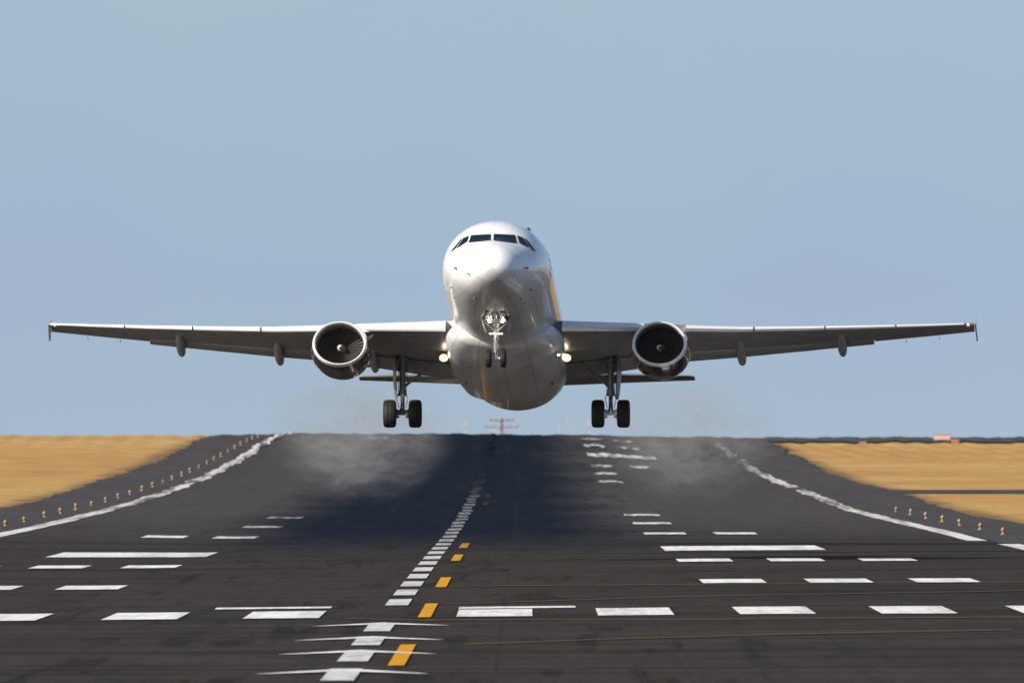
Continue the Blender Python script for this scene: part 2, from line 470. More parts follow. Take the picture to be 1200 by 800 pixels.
# ------------------------------------------------------------------ aeroplane
TH = R(11.3); PS = R(2.1); Q = 0.875
NOSE = Vector((-1.287, 1085.0, 11.46))
ca, sa, cp, sp = math.cos(TH), math.sin(TH), math.cos(PS), math.sin(PS)
def T(v):
    """body frame (x aft, y towards picture right, z up) to the world"""
    x, y, z = v
    f = x * ca + z * sa
    return Vector((NOSE.x + f * sp + y * cp, NOSE.y + f * cp - y * sp, NOSE.z + Q * (z * ca - x * sa)))

M_body = NT('glossy_white_fuselage_paint')
_o = M_body.node('ShaderNodeUVMap').outputs[0]
_uv = M_body.node('ShaderNodeSeparateXYZ'); M_body.link(_o, _uv.inputs[0])
def _line(m, v, period, off, wdt):
    a = m.math('ABSOLUTE', m.math('SUBTRACT', m.math('FRACT', m.math('ADD', m.math('MULTIPLY', v, 1 / period), off)), .5))
    return m.smooth(a, wdt / period, wdt / period * .3)
_m = M_body
_l = _m.math('MAXIMUM', _line(_m, _uv.outputs[0], 1.62, .27, .034), _line(_m, _uv.outputs[1], .0625, .5, .0022))
_d = _m.noise(_m.mapv(_m.obj(), (1.2, .25, 1.2)), 1.0, 6, .65)
_d2 = _m.noise(_m.obj(), 5.0, 5, .6)
_low = _m.smooth(_uv.outputs[1], .26, .05)   # underside shade painted into the colour, along with grime
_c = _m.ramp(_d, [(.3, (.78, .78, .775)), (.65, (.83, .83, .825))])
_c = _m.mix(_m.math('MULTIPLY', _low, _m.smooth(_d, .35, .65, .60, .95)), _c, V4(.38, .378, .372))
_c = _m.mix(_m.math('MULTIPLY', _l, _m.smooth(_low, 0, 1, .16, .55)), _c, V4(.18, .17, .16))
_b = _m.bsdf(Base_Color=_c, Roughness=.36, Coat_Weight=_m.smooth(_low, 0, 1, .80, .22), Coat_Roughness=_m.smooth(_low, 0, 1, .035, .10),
             Normal=_m.bump(_m.math('ADD', _m.noise(_m.mapv(_m.obj(), (.9, .45, .9)), 1.0, 3), _m.math('MULTIPLY', _l, -.12)), .10, .05))
M_body = _m.mat

M_wing = mat_simple('light_grey_wing_paint', (.36, .36, .35), .38, coat=.35, var=.15, scale=1.4, coat_rough=.12)
M_under = mat_simple('grey_wing_box_paint', (.21, .205, .195), .42, coat=.2, var=.2, scale=1.8, coat_rough=.2)
M_slat = mat_simple('white_leading_edge_paint', (.78, .78, .77), .30, coat=.6, var=.06, scale=2, coat_rough=.08)
M_flap = mat_simple('grey_flap_paint', (.23, .225, .21), .40, coat=.2, var=.15, scale=2, coat_rough=.2)
M_fair = mat_simple('grey_fairing_paint', (.27, .26, .245), .40, coat=.3, var=.15, scale=3)
M_cowl = mat_simple('dark_cowling_paint', (.018, .022, .026), .25, coat=1.0, var=.2, scale=2, coat_rough=.03)
M_lip = mat_simple('polished_intake_metal', (.80, .80, .80), .32, metal=.25, var=.06, scale=4)
M_duct = mat_simple('grey_intake_duct', (.20, .19, .17), .5, var=.2, scale=4)
M_fan = mat_simple('dark_titanium_fan', (.11, .10, .088), .5, metal=.1, var=.2, scale=6)
M_spin = mat_simple('black_spinner', (.10, .10, .10), .35, var=.1)
M_swirl = mat_simple('white_swirl_paint', (.85, .85, .85), .4, var=.02)
M_glass = mat_simple('dark_cockpit_glass', (.003, .0035, .0045), .06, var=.6, scale=6, coat=.0, spec=.32)
M_seal = mat_simple('pale_window_surround', (.62, .62, .62), .4, var=.05)
M_steel = mat_simple('bright_gear_metal', (.80, .80, .78), .30, metal=.25, var=.15, scale=8)
M_gear = mat_simple('grey_gear_enamel', (.15, .15, .15), .4, var=.25, scale=7)
M_gdark = mat_simple('dark_gear_parts', (.07, .07, .07), .5, var=.3, scale=8)  # plain dark tone for links, hoses, wicks and vents
M_tyre = mat_simple('black_tyre_rubber', (.013, .0125, .012), .72, var=.35, scale=9, spec=.35)
M_rim = mat_simple('dull_wheel_metal', (.25, .25, .24), .4, metal=.5, var=.2, scale=8)
M_bay_shade = mat_simple('wheel_bay_shade', (.02, .02, .02), .8, var=.2)
M_lamp = mat_emit('lit_landing_lamp', (1.0, .88, .66), 12)
M_halo = mat_emit('warm_lamp_glare', (1.0, .46, .13), 1.1)  # glows by itself to imitate glare around the landing lamps
M_lamp2 = mat_emit('lit_taxi_lamp', (1.0, .88, .70), 8)
M_glowrim = mat_simple('brass_lamp_housing', (.45, .26, .12), .35, metal=.6, var=.2)
M_red = mat_emit('red_position_lamp', (1.0, .06, .04), .5)
M_grn = mat_emit('green_position_lamp', (.05, .8, .3), .12)
M_cabin = mat_simple('cabin_window_glass', (.03, .035, .04), .1, var=.1)
M_stripe = mat_simple('pale_probe_metal', (.12, .12, .12), .4, var=.1)

plane = empty('airplane', T((17.7, 0, -4.13)))
tag(plane, 'white twin-engine jet airliner climbing head-on just above the runway with wheels down and lamps lit', 'airplane')

ST = [  # x, half width, top, bottom
    (0.0, .005, -.905, -.915), (.012, .12, -.79, -1.03), (.04, .22, -.68, -1.13), (.10, .35, -.54, -1.26), (.2, .50, -.38, -1.38), (.35, .66, -.20, -1.50), (.55, .81, -.02, -1.60), (.85, .97, .16, -1.70),
    (1.2, 1.15, .34, -1.78), (1.65, 1.33, .54, -1.85), (2.0, 1.45, .74, -1.89), (2.4, 1.57, 1.00, -1.92), (2.9, 1.69, 1.33, -1.96),
    (3.5, 1.80, 1.63, -2.00), (4.2, 1.89, 1.85, -2.03), (5.0, 1.95, 1.99, -2.05), (6.0, 1.975, 2.07, -2.07), (7.0, 1.975, 2.07, -2.07),
    (15.0, 1.975, 2.07, -2.07), (23.3, 1.975, 2.07, -2.07), (25.0, 1.94, 2.07, -1.92), (27.0, 1.82, 2.07, -1.55), (30.0, 1.48, 2.0, -.85),
    (33.0, 1.02, 1.86, -.12), (35.5, .60, 1.66, .48), (37.0, .30, 1.45, .90), (37.57, .12, 1.32, 1.08)]
SX = np.array([s[0] for s in ST])
def _pchip(x, y, xq):
    h = np.diff(x); d = np.diff(y) / h; m = np.zeros_like(y)
    for i in range(1, len(x) - 1):
        if d[i - 1] * d[i] > 0:
            w1 = 2 * h[i] + h[i - 1]; w2 = h[i] + 2 * h[i - 1]
            m[i] = (w1 + w2) / (w1 / d[i - 1] + w2 / d[i])
    m[0] = d[0]; m[-1] = d[-1]
    i = min(max(int(np.searchsorted(x, xq)) - 1, 0), len(x) - 2)
    t = (xq - x[i]) / h[i]
    return ((1 + 2 * t) * (1 - t) ** 2 * y[i] + t * (1 - t) ** 2 * h[i] * m[i] + t * t * (3 - 2 * t) * y[i + 1] + t * t * (t - 1) * h[i] * m[i + 1])
SW, STT, SB = (np.array([s[k] for s in ST]) for k in (1, 2, 3))
def fus(x):
    x = min(max(x, 0), 37.57)
    return _pchip(SX, SW, x), _pchip(SX, STT, x), _pchip(SX, SB, x)
def fpoint(x, phi, off=0.0):
    """phi 0 = bottom ... pi = top, both ways round"""
    w, t, b = fus(x); zc = (t + b) / 2; h = (t - b) / 2
    s_, c_ = math.sin(phi), -math.cos(phi)
    return Vector((x, s_ * (w + off), zc + c_ * (h + off)))
def finside(x, y, z):
    w, t, b = fus(x); zc = (t + b) / 2; h = (t - b) / 2
    return (y / w) ** 2 + ((z - zc) / h) ** 2 <= 1
def from_front(px, py, off=0.012):
    """the fuselage point seen at a given place in a front view of the nose (photograph pixels)"""
    def at(x):
        return (px - 576 - 1.2 * x) / 32.5, 2.07 - ((py - 263) / 28.3 - (x - 6) * .196) / .98
    lo, hi = None, None; x = .0
    while x < 12:
        y, z = at(x)
        if finside(x, y, z): hi = x; lo = x - .05; break
        x += .05
    if hi is None: return None
    for _ in range(24):
        mid = (lo + hi) / 2; y, z = at(mid)
        if finside(mid, y, z): hi = mid
        else: lo = mid
    y, z = at(hi)
    w, t, b = fus(hi); zc = (t + b) / 2; h = (t - b) / 2
    phi = math.atan2(y / w, -(z - zc) / h)
    # outward normal from finite differences
    p0 = fpoint(hi, phi); e = .02
    n = (fpoint(hi + e, phi) - fpoint(max(hi - e, 0), phi)).cross(fpoint(hi, phi + e) - fpoint(hi, phi - e)).normalized()
    if n.dot(Vector((0, p0.y, p0.z - zc))) < 0 and abs(n.x) < .9: n = -n
    if n.x > 0: n = -n
    return p0 + n * off

NR = 72
mb = MB(); xs = [0.0, .004, .012, .024, .04, .065, .1, .16, .24, .34, .46, .6, .76, .94] + [1.15 + .2 * i for i in range(24)] + [6.0 + .7 * i for i in range(25)] + [23.3 + .5 * i for i in range(29)]
xs = sorted(set([round(x, 3) for x in xs if x <= 37.57])) + [37.57]
mb.grid([[fpoint(x, 2 * math.pi * j / NR) for j in range(NR)] for x in xs], True)
mb.cap([fpoint(0, 2 * math.pi * j / NR) for j in range(NR)]); mb.cap([fpoint(37.57, 2 * math.pi * j / NR) for j in range(NR)])
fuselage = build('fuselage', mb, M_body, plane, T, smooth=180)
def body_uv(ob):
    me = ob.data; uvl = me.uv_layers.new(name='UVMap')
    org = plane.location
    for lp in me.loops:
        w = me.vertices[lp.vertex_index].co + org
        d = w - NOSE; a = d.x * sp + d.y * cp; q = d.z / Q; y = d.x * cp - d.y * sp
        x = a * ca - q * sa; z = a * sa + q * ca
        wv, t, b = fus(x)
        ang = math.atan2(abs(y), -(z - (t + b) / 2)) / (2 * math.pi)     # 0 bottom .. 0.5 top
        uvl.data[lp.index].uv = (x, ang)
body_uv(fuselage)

# belly fairing
mb = MB(); rows = []
for (x, w, top, bot) in ((10.4, 1.35, -1.35, -2.0), (11.0, 1.75, -1.0, -2.18), (11.7, 2.05, -.72, -2.30), (12.5, 2.20, -.62, -2.40), (14, 2.24, -.62, -2.48),
                         (16, 2.22, -.7, -2.52), (18, 2.17, -.8, -2.52), (20, 2.02, -.95, -2.40), (21.5, 1.85, -1.1, -2.30), (23.0, 1.45, -1.25, -2.02)):
    zc = (top + bot) / 2; h = (bot - top) / -2; r = []
    for j in range(NR):
        a = 2 * math.pi * j / NR; n = 2 / 2.35
        cx, cz = math.sin(a), -math.cos(a)
        zz = zc + h * math.copysign(abs(cz) ** n, cz); tt = (top - zz) / (top - bot)
        r.append((x, w * (1.03 - .15 * tt) * math.copysign(abs(cx) ** n, cx), zz))
    rows.append(r)
mb.grid(rows, True); mb.cap(rows[0]); mb.cap(rows[-1])
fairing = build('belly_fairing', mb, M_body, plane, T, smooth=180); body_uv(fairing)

# windscreen and cockpit side windows, panes laid on the curved nose
def patch(name, corners, mat, off, nu=8, nv=6, parent=None):
    rows = []
    for i in range(nv + 1):
        r = []
        for j in range(nu + 1):
            u, v = j / nu, i / nv
            px = (1 - v) * ((1 - u) * corners[0][0] + u * corners[1][0]) + v * ((1 - u) * corners[3][0] + u * corners[2][0])
            py = (1 - v) * ((1 - u) * corners[0][1] + u * corners[1][1]) + v * ((1 - u) * corners[3][1] + u * corners[2][1])
            r.append(from_front(px, py, off))
        rows.append(r)
    mb = MB()
    if any(p is None for r in rows for p in r): print('patch miss', name, corners); return None
    mb.grid(rows)
    return build(name, mb, mat, parent or plane, T, smooth=180)
def fpx(x, y): return (500 + x / 6.667, 250 + y / 6.667)
def fr(x): return 2 * 577.6 - x
wl = [fpx(347, 178), fpx(499, 171), fpx(499, 218), fpx(328, 236)]
patch('windscreen_pane', wl, M_glass, .022)
patch('windscreen_pane', [fpx(521, 169), fpx(686, 176), fpx(700, 240), fpx(521, 220)], M_glass, .022)
def side_patch(name, pts, sg, mat, off=.02):
    """pane given by side-view corners (x aft, z up)"""
    rows = []; nu = nv = 6
    for i in range(nv + 1):
        r = []
        for j in range(nu + 1):
            u, v = j / nu, i / nv
            x = (1 - v) * ((1 - u) * pts[0][0] + u * pts[1][0]) + v * ((1 - u) * pts[3][0] + u * pts[2][0])
            z = (1 - v) * ((1 - u) * pts[0][1] + u * pts[1][1]) + v * ((1 - u) * pts[3][1] + u * pts[2][1])
            w, t, b = fus(x); zc = (t + b) / 2; h = (t - b) / 2
            q = max(0, 1 - ((z - zc) / (h)) ** 2)
            y = w * math.sqrt(q)
            nrm = Vector((-.3, y / w ** 2 + .15, (z - zc) / h ** 2)).normalized()
            p = Vector((x, y, z)) + nrm * off; p.y *= sg
            r.append(p)
        rows.append(r)
    mb = MB(); mb.grid(rows); return build(name, mb, mat, plane, T, smooth=180)
for pts in (((285, 200), (331, 182), (317, 227), (232, 283)), ((266, 209), (276, 204), (222, 286), (188, 306)),
            ((703, 180), (750, 197), (800, 273), (722, 240)), ((761, 200), (776, 208), (853, 306), (816, 286))):
    patch('cockpit_side_window', [fpx(*p) for p in pts], M_glass, .02)
for sg in (-1, 1):
    for k in range(36):       # cabin windows along the flank
        x = 6.6 + .533 * k
        if 12.9 < x < 13.2: continue
        side_patch('cabin_window', ((x - .11, .53), (x + .11, .53), (x + .11, .20), (x - .11, .20)), sg, M_cabin, .006)
    side_patch('cabin_door', ((4.75, .98), (5.55, 1.0), (5.55, -.85), (4.75, -.85)), sg, M_seal, .004)

# probes and small vents on the nose
for (px, py, s_) in ((535.5, 315, 2.2), (616.5, 315, 2.2), (550, 321, 1.2), (599, 321, 1.2), (603, 321, 1.0), (530.5, 336.5, 1.2), (534, 348, 1.0), (556.5, 348.5, 1.6),
                     (596, 348, 1.6), (609.5, 349.5, 1.6), (621, 339, 1.3), (605, 300, 1.0)):
    p = from_front(px, py, .0)
    if p is None: continue
    q = from_front(px, py, .07)
    mb = MB(); mb.tube(p - (q - p) * .4, q, .016 * s_, .012 * s_, 8); mb.box(q + Vector((-.03, 0, 0)), (.09, .025 * s_, .05 * s_))
    build('air_probe', mb, M_stripe, plane, T)

# wings ---------------------------------------------------------------
WS = [  # span y, leading edge x, chord to flap trailing edge, z, incidence deg, thickness
    (1.2, 11.65, 7.1, -1.03, 5.0, .13), (1.95, 12.05, 6.75, -.95, 4.6, .135), (4.7, 13.45, 5.35, -.71, 4.1, .125), (6.4, 14.32, 4.6, -.58, 4.0, .12),
    (8.5, 15.4, 3.95, -.41, 3.4, .115), (10.9, 16.6, 3.35, -.13, 2.5, .11), (13.3, 17.8, 2.75, .17, 1.5, .11), (15.2, 18.75, 2.2, .42, .8, .105), (16.9, 19.6, 1.65, .66, .3, .10)]
WA = np.array(WS)
def wsec(y):
    return [float(np.interp(y, WA[:, 0], WA[:, k])) for k in range(1, 6)]
def foil(t):
    """half thickness of the section and camber at chord fraction t"""
    th = 5 * (.2969 * math.sqrt(t) - .126 * t - .3516 * t * t + .2843 * t ** 3 - .1036 * t ** 4)
    cb = .025 * math.sin(math.pi * min(1, t * 1.1) ** .9) if t < .91 else 0.0
    return th, cb
def wpt(y, t, side, shift=(0, 0), defl=0.0, pivot=.78, scale=1.0, k_th=1.0):
    x0, ch, z0, inc, tc_ = wsec(y)
    th, cb = foil(t)
    cx = t * ch; cz = (cb + side * th * tc_ * k_th) * ch
    if defl:
        a = R(defl); px_ = pivot * ch; dx = cx - px_
        cx, cz = px_ + dx * math.cos(a) + cz * math.sin(a), cz * math.cos(a) - dx * math.sin(a)
    cx += shift[0] * ch; cz += shift[1] * ch
    a = R(inc)
    return (x0 + cx * math.cos(a) + cz * math.sin(a), y, z0 + cz * math.cos(a) - cx * math.sin(a))
def loop(y, t0, t1, n=12, **kw):
    ts = [t0 + (t1 - t0) * (1 - math.cos(math.pi * i / n)) / 2 for i in range(n + 1)]
    return [wpt(y, t, 1, **kw) for t in reversed(ts)] + [wpt(y, t, -1, **kw) for t in (ts[1:] if t0 == 0 else ts)]
def span_stations(a, b):
    return sorted(set([a, b] + [w[0] for w in WS if a < w[0] < b] + [a + (b - a) * i / 4 for i in range(5)]))
def mirror(rows, sg): return [[(p[0], p[1] * sg, p[2]) for p in r] for r in rows]
def loft(name, rows, sg, mat, parent):
    mb = MB(); rr = mirror(rows, sg); mb.grid(rr, True); mb.cap(rr[0]); mb.cap(rr[-1])
    return build(name, mb, mat, parent, T, smooth=35)
FLAP_END = 13.25
for sg in (-1, 1):
    # fixed wing box: full chord outboard of the flaps, shorter where the flaps are
    rows = [loop(y, .05, .80, k_th=.93) for y in span_stations(1.2, FLAP_END)] + [loop(y, .05, .985, k_th=.93) for y in span_stations(FLAP_END + .03, 16.9)]
    wing = loft('wing', rows, sg, M_under, plane)
    for (a, b) in ((2.12, 5.05), (6.55, 8.95), (9.02, 11.5), (11.57, 14.05), (14.12, 16.55)):
        rows = []
        for y in span_stations(a, b):
            up = [wpt(y, t, 1, shift=(-.022, -.008), defl=0) for t in (.13, .10, .075, .05, .03, .015, .005)]
            lo = [wpt(y, t, -1, shift=(-.022, -.008)) for t in (.0, .005, .015, .03)]
            back = [wpt(y, .055, -.3, shift=(-.022, -.008)), wpt(y, .09, .55, shift=(-.022, -.008))]
            rows.append(up + lo + back)
        loft('slat', rows, sg, M_slat, wing)
    for (a, b) in ((2.05, 6.35), (6.43, FLAP_END)):
        rows = []
        for y in span_stations(a, b):
            ts = [0, .05, .15, .35, .6, .8, 1.0]
            def fp(t, side):
                x0, ch, z0, inc, tc_ = wsec(y); fc = .25 * ch
                th = .14 * (math.sqrt(t) * 1.48 - .63 * t - 1.0 * t * t + .16 * t ** 3) * fc * .9 * side
                lx = t * fc; lz = th; al = R(inc + 7); a0 = R(inc)
                bx, bz = (.782 * ch, -.024 * ch) if a < 6 else (.765 * ch, -.010 * ch)
                X = x0 + bx * math.cos(a0) + bz * math.sin(a0); Z = z0 + bz * math.cos(a0) - bx * math.sin(a0)
                return (X + lx * math.cos(al) + lz * math.sin(al), y, Z + lz * math.cos(al) - lx * math.sin(al))
            rows.append([fp(t, 1) for t in reversed(ts)] + [fp(t, -1) for t in ts[1:]])
        loft('flap', rows, sg, M_flap, wing)
    # canoe fairings over the flap tracks
    for yf in (4.95, 8.45, 12.1):
        x0, ch, z0, inc, tc_ = wsec(yf)
        te = x0 + ch; zt = z0 - ch * math.sin(R(inc))
        mb = MB(); rows = []
        L0 = te - 2.3; L1 = te + .95
        for (t, w, h) in ((0, .02, .02), (.1, .09, .09), (.25, .14, .17), (.45, .17, .23), (.65, .17, .24), (.82, .14, .19), (.93, .08, .11), (1, .01, .02)):
            xx = L0 + (L1 - L0) * t; zz = (zt + .10) - .12 * math.sin(math.pi * min(t, .6)) - .36 * max(0, t - .3)
            rows.append([(xx, (yf + w * math.sin(a)) * sg, zz - h * .35 + h * math.cos(a)) for a in [2 * math.pi * i / 16 for i in range(16)]])
        mb.grid(rows, True); build('flap_track_fairing', mb, M_fair, wing, T, smooth=60)
    # wing tip fence: swept plate above and below the tip
    mb = MB()
    prof = [(19.9, .68), (20.5, 1.02), (21.15, 1.12), (21.25, .66), (21.5, .30), (21.05, .34), (20.3, .55)]
    for dy in (0,):
        ring = lambda o: [(x, (16.92 + o + .12 * (.7 - min(z, .7))) * sg, z) for x, z in prof]
        mb.grid([ring(0), ring(.05)], True); mb.cap(ring(0)); mb.cap(ring(.05))
    build('wingtip_fence', mb, M_wing, wing, T)
    mb = MB(); mb.lathe((19.62, 16.7 * sg, .62), (-1, 0, 0), [(-.16, .05), (-.05, .075), (.05, .06), (.09, .0)], 12)
    build('position_lamp', mb, M_red if sg > 0 else M_grn, wing, T, smooth=60)
    mb = MB(); mb.tube((21.3, 15.6 * sg, .45), (21.8, 15.6 * sg, .44), .012)
    build('static_wick', mb, M_gdark, wing, T)
    mb = MB(); mb.tube((21.2, 14.4 * sg, .30), (21.7, 14.4 * sg, .29), .012); build('static_wick', mb, M_gdark, wing, T)

    # tailplane
    rows = []
    for (y, x0, ch, z0) in ((.7, 31.4, 4.1, .92), (1.5, 31.9, 3.7, .99), (3.8, 33.25, 2.6, 1.23), (6.0, 34.6, 1.55, 1.46), (6.22, 34.85, 1.25, 1.48)):
        r = []
        inc = R(-4.2)
        for s_, ts in ((1, (1, .8, .55, .3, .12, .03, 0)), (-1, (.03, .12, .3, .55, .8, 1))):
            for t in ts:
                th, cb = foil(t); cx = t * ch; cz = s_ * th * .10 * ch
                r.append((x0 + cx * math.cos(inc) + cz * math.sin(inc), y * sg, z0 + cz * math.cos(inc) - cx * math.sin(inc)))
        rows.append(r)
    mb = MB(); mb.grid(rows, True); mb.cap(rows[0]); mb.cap(rows[-1])
    build('tailplane', mb, M_under, plane, T, smooth=40)

    # landing lamp under the wing root, and a turn-off lamp beside the fairing
    LY = 2.24 * sg - .06
    mb = MB(); mb.lathe((15.3, LY, -1.66), (-1, 0, 0), [(-.30, .02), (-.25, .08), (-.06, .14), (0, .165)], 20)
    hs = build('landing_lamp', mb, M_glowrim, plane, T, smooth=50)
    mb = MB(); mb.lathe((15.3, LY, -1.66), (-1, 0, 0), [(.005, .105), (.03, .08), (.04, .0)], 20); build('lamp_lens', mb, M_lamp, hs, T)
    mb = MB(); mb.lathe((15.3, LY, -1.66), (-1, 0, 0), [(-.02, .165), (.004, .16), (.006, .105)], 24); build('lamp_glare_ring', mb, M_halo, hs, T)  # emissive ring added as the lamp's warm glare
    if sg > 0: mb = MB(); mb.lathe((12.3, 2.00 * sg, -2.15), (-1, 0, 0), [(-.1, .02), (-.02, .04), (.02, .045), (.035, 0)], 12); build('turnoff_lamp', mb, M_lamp2, plane, T, smooth=60)

# fin
mb = MB(); rows = []
for (z, x0, ch) in ((1.8, 29.2, 6.4), (3.0, 30.5, 5.3), (5.0, 32.4, 3.9), (7.4, 34.6, 2.6), (7.98, 35.1, 1.9)):
    r = []
    for s_, ts in ((1, (1, .8, .55, .3, .12, .03, 0)), (-1, (.03, .12, .3, .55, .8, 1))):
        for t in ts:
            th, cb = foil(t); r.append((x0 + t * ch, s_ * th * .095 * ch, z))
    rows.append(r)
mb.grid(rows, True); mb.cap(rows[0]); mb.cap(rows[-1])
build('tail_fin', mb, mat_simple('dark_blue_fin_paint', (.02, .03, .06), .35, coat=.5, var=.1), plane, T, smooth=40)

# belly aerials and drains
for (x, y, z, h, tl) in ((20.6, -.15, -2.40, .36, .12), (8.0, 0, -2.05, .14, .1)):
    mb = MB(); mb.grid([[(x - .12, y - .02, z + .05), (x + .12, y, z + .05), (x - .12, y + .02, z + .05)], [(x + .10 + tl, y - .01, z - h), (x + .2 + tl, y, z - h), (x + .1 + tl, y + .01, z - h)]], True)
    build('blade_aerial', mb, M_seal, plane, T)
for (px, py, w) in ((580, 0, 0),):
    pass
for (x, phi, dx, dphi) in ((13.5, -.62, .22, .11), (15.2, .45, .12, .10), (12.6, .95, .10, .09), (18.5, .16, .10, .09), (18.5, -.20, .10, .07), (16.0, 1.05, .3, .05), (14.6, -.95, .14, .12), (19.6, .42, .10, .12), (17.2, .72, .5, .05), (17.2, -.75, .5, .05), (12.9, .30, .10, .05)):
    # small vents on the belly fairing
    w, zc, h = 2.2, -1.57, .955
    n = 2 / 2.35
    def bp(xx, a, o=.006):
        sx_, cz_ = math.sin(a), -math.cos(a)
        return (xx, (w + o) * math.copysign(abs(sx_) ** n, sx_), zc + (h + o + .01) * math.copysign(abs(cz_) ** n, cz_))
    mb = MB(); mb.grid([[bp(x + dx * i, phi + dphi * j / 4) for j in range(5)] for i in (0, 1)])
    build('belly_vent', mb, M_gdark, plane, T)
# roof aerials
mb = MB(); mb.grid([[(9.2, -.015, 2.05), (9.5, 0, 2.05), (9.2, .015, 2.05)], [(9.4, -.01, 2.32), (9.55, 0, 2.32), (9.4, .01, 2.32)]], True); build('blade_aerial', mb, M_seal, plane, T)

# engines --------------------------------------------------------------
EY = 5.80
for sg in (-1, 1):
    o = Vector((10.3, EY * sg - .08, -1.95)); LZ = -.10; ax = Vector((1, 0, -.02))
    mb = MB()
    cow = [(.22, .995), (.5, 1.045), (.9, 1.085), (1.4, 1.10), (2.0, 1.08), (2.7, .99), (3.3, .86), (3.6, .78), (3.55, .74)]
    mb.lathe(o + Vector((0, 0, -.10)), ax, cow, 48, sz=.97)
    # blend the cowling's front ring into the canted lip
    def lipz(p, d):
        return p
    eng = build('engine_cowling', mb, M_cowl, plane, T, smooth=60)
    # canted polished intake lip
    def cant(mbx):
        nv = []
        for v in mbx.v:
            x, y, z = v; rz = z - o.z; rd = x - o.x
            k = max(0.0, 1 - rd / 1.2)
            nv.append((x + .12 * k * rz * 1.0, y, o.z + rz * (1 - .015 * k)))
        mbx.v = nv; return mbx
    mb = MB()
    lip = [(.24, .998), (.14, .985), (.06, .965), (.018, .95), (0, .933), (.010, .915), (.045, .895), (.12, .878), (.22, .87)]
    mb.lathe(o + Vector((0, 0, LZ)), ax, lip, 56); build('intake_lip', cant(mb), M_lip, eng, T, smooth=180)
    mb = MB(); mb.lathe(o + Vector((0, 0, LZ)), ax, [(.235, .998), (.28, 1.0), (.34, 1.01)], 48); build('lip_band', cant(mb), M_cowl, eng, T, smooth=180)
    mb = MB(); mb.lathe(o + Vector((0, 0, LZ)), ax, [(.22, .87), (.5, .865), (.8, .87), (1.15, .875), (1.5, .87)], 48); build('intake_duct', cant(mb), M_duct, eng, T, smooth=180)
    fc = o + Vector((1.12, 0, -.11))
    mb = MB(); nb = 36
    for i in range(nb):
        a = 2 * math.pi * i / nb; rows = []
        for (r_, tw, cw) in ((.24, .55, .05), (.45, .35, .065), (.65, .2, .08), (.86, .08, .095)):
            c_ = Vector((0, math.cos(a), math.sin(a))); t_ = Vector((0, -math.sin(a), math.cos(a)))
            lean = t_ * .10 * (r_ - .24)
            rows.append([fc + c_ * r_ + lean + Vector((-.10, 0, 0)) * (1 - tw) * 0 + t_ * cw * math.cos(tw * 1.0) * s_ * 1.25 + Vector((.10 * s_, 0, 0)) for s_ in (-1, 0, 1)])
        mb.grid(rows)
    build('fan', mb, M_fan, eng, T, smooth=60)
    mb = MB(); bk = fc + Vector((.22, 0, 0)); mb.cap([bk + Vector((0, math.cos(a), math.sin(a))) * .88 for a in [2 * math.pi * i / 40 for i in range(40)]])
    build('fan_stator', mb, M_gdark, eng, T)
    mb = MB(); prof = [(-.42, .0), (-.40, .03), (-.34, .08), (-.24, .145), (-.12, .205), (.02, .245), (.1, .25)]
    mb.lathe(fc, (1, 0, 0), prof, 32); spn = build('spinner', mb, M_spin, eng, T, smooth=180)
    mb = MB(); inn, out = [], []
    for i in range(22):
        t = i / 21; a = (.3 + t * 4.6) * 1.0; r_ = .015 + .115 * t; w_ = .006 + .036 * math.sin(math.pi * min(1, t * 1.05))
        def sp_(r0):
            r0 = max(r0, 0); xx = float(np.interp(r0, [p[1] for p in prof], [p[0] for p in prof])) - .008
            return fc + Vector((xx, r0 * math.cos(a), r0 * math.sin(a)))
        inn.append(sp_(r_ - w_)); out.append(sp_(r_ + w_))
    mb.grid([inn, out]); build('swirl_mark', mb, M_swirl, spn, T)
    # core exhaust and plug
    mb = MB(); mb.lathe(o + Vector((0, 0, -.10)), ax, [(3.3, .72), (3.9, .60), (4.5, .48), (4.45, .44), (3.6, .5)], 32); build('core_nozzle', mb, M_fan, eng, T, smooth=60)
    mb = MB(); mb.lathe(o + Vector((0, 0, -.10)), ax, [(4.0, .34), (4.6, .24), (5.1, .05), (5.15, 0)], 24); build('exhaust_plug', mb, M_fan, eng, T, smooth=60)
    # strake on the inboard side of the cowling
    mb = MB(); mb.add([(11.3, (EY - .86) * sg, -1.60), (12.5, (EY - .82) * sg, -1.55), (12.4, (EY - 1.08) * sg, -1.30), (11.9, (EY - 1.05) * sg, -1.36)], [(0, 1, 2, 3)])
    build('cowling_strake', mb, M_seal, eng, T)
    # pylon
    mb = MB(); rows = []
    for (x, zb, zt, w) in ((11.3, -1.25, -1.10, .06), (12.2, -1.5, -.90, .18), (13.6, -1.6, -.80, .22), (15.5, -1.6, -.95, .2), (17.3, -1.35, -1.2, .08)):
        rows.append([(x, (EY * sg + w * math.sin(a)), (zb + zt) / 2 + (zt - zb) / 2 * math.cos(a)) for a in [2 * math.pi * i / 14 for i in range(14)]])
    mb.grid(rows, True); build('engine_pylon', mb, M_fair, plane, T, smooth=60)

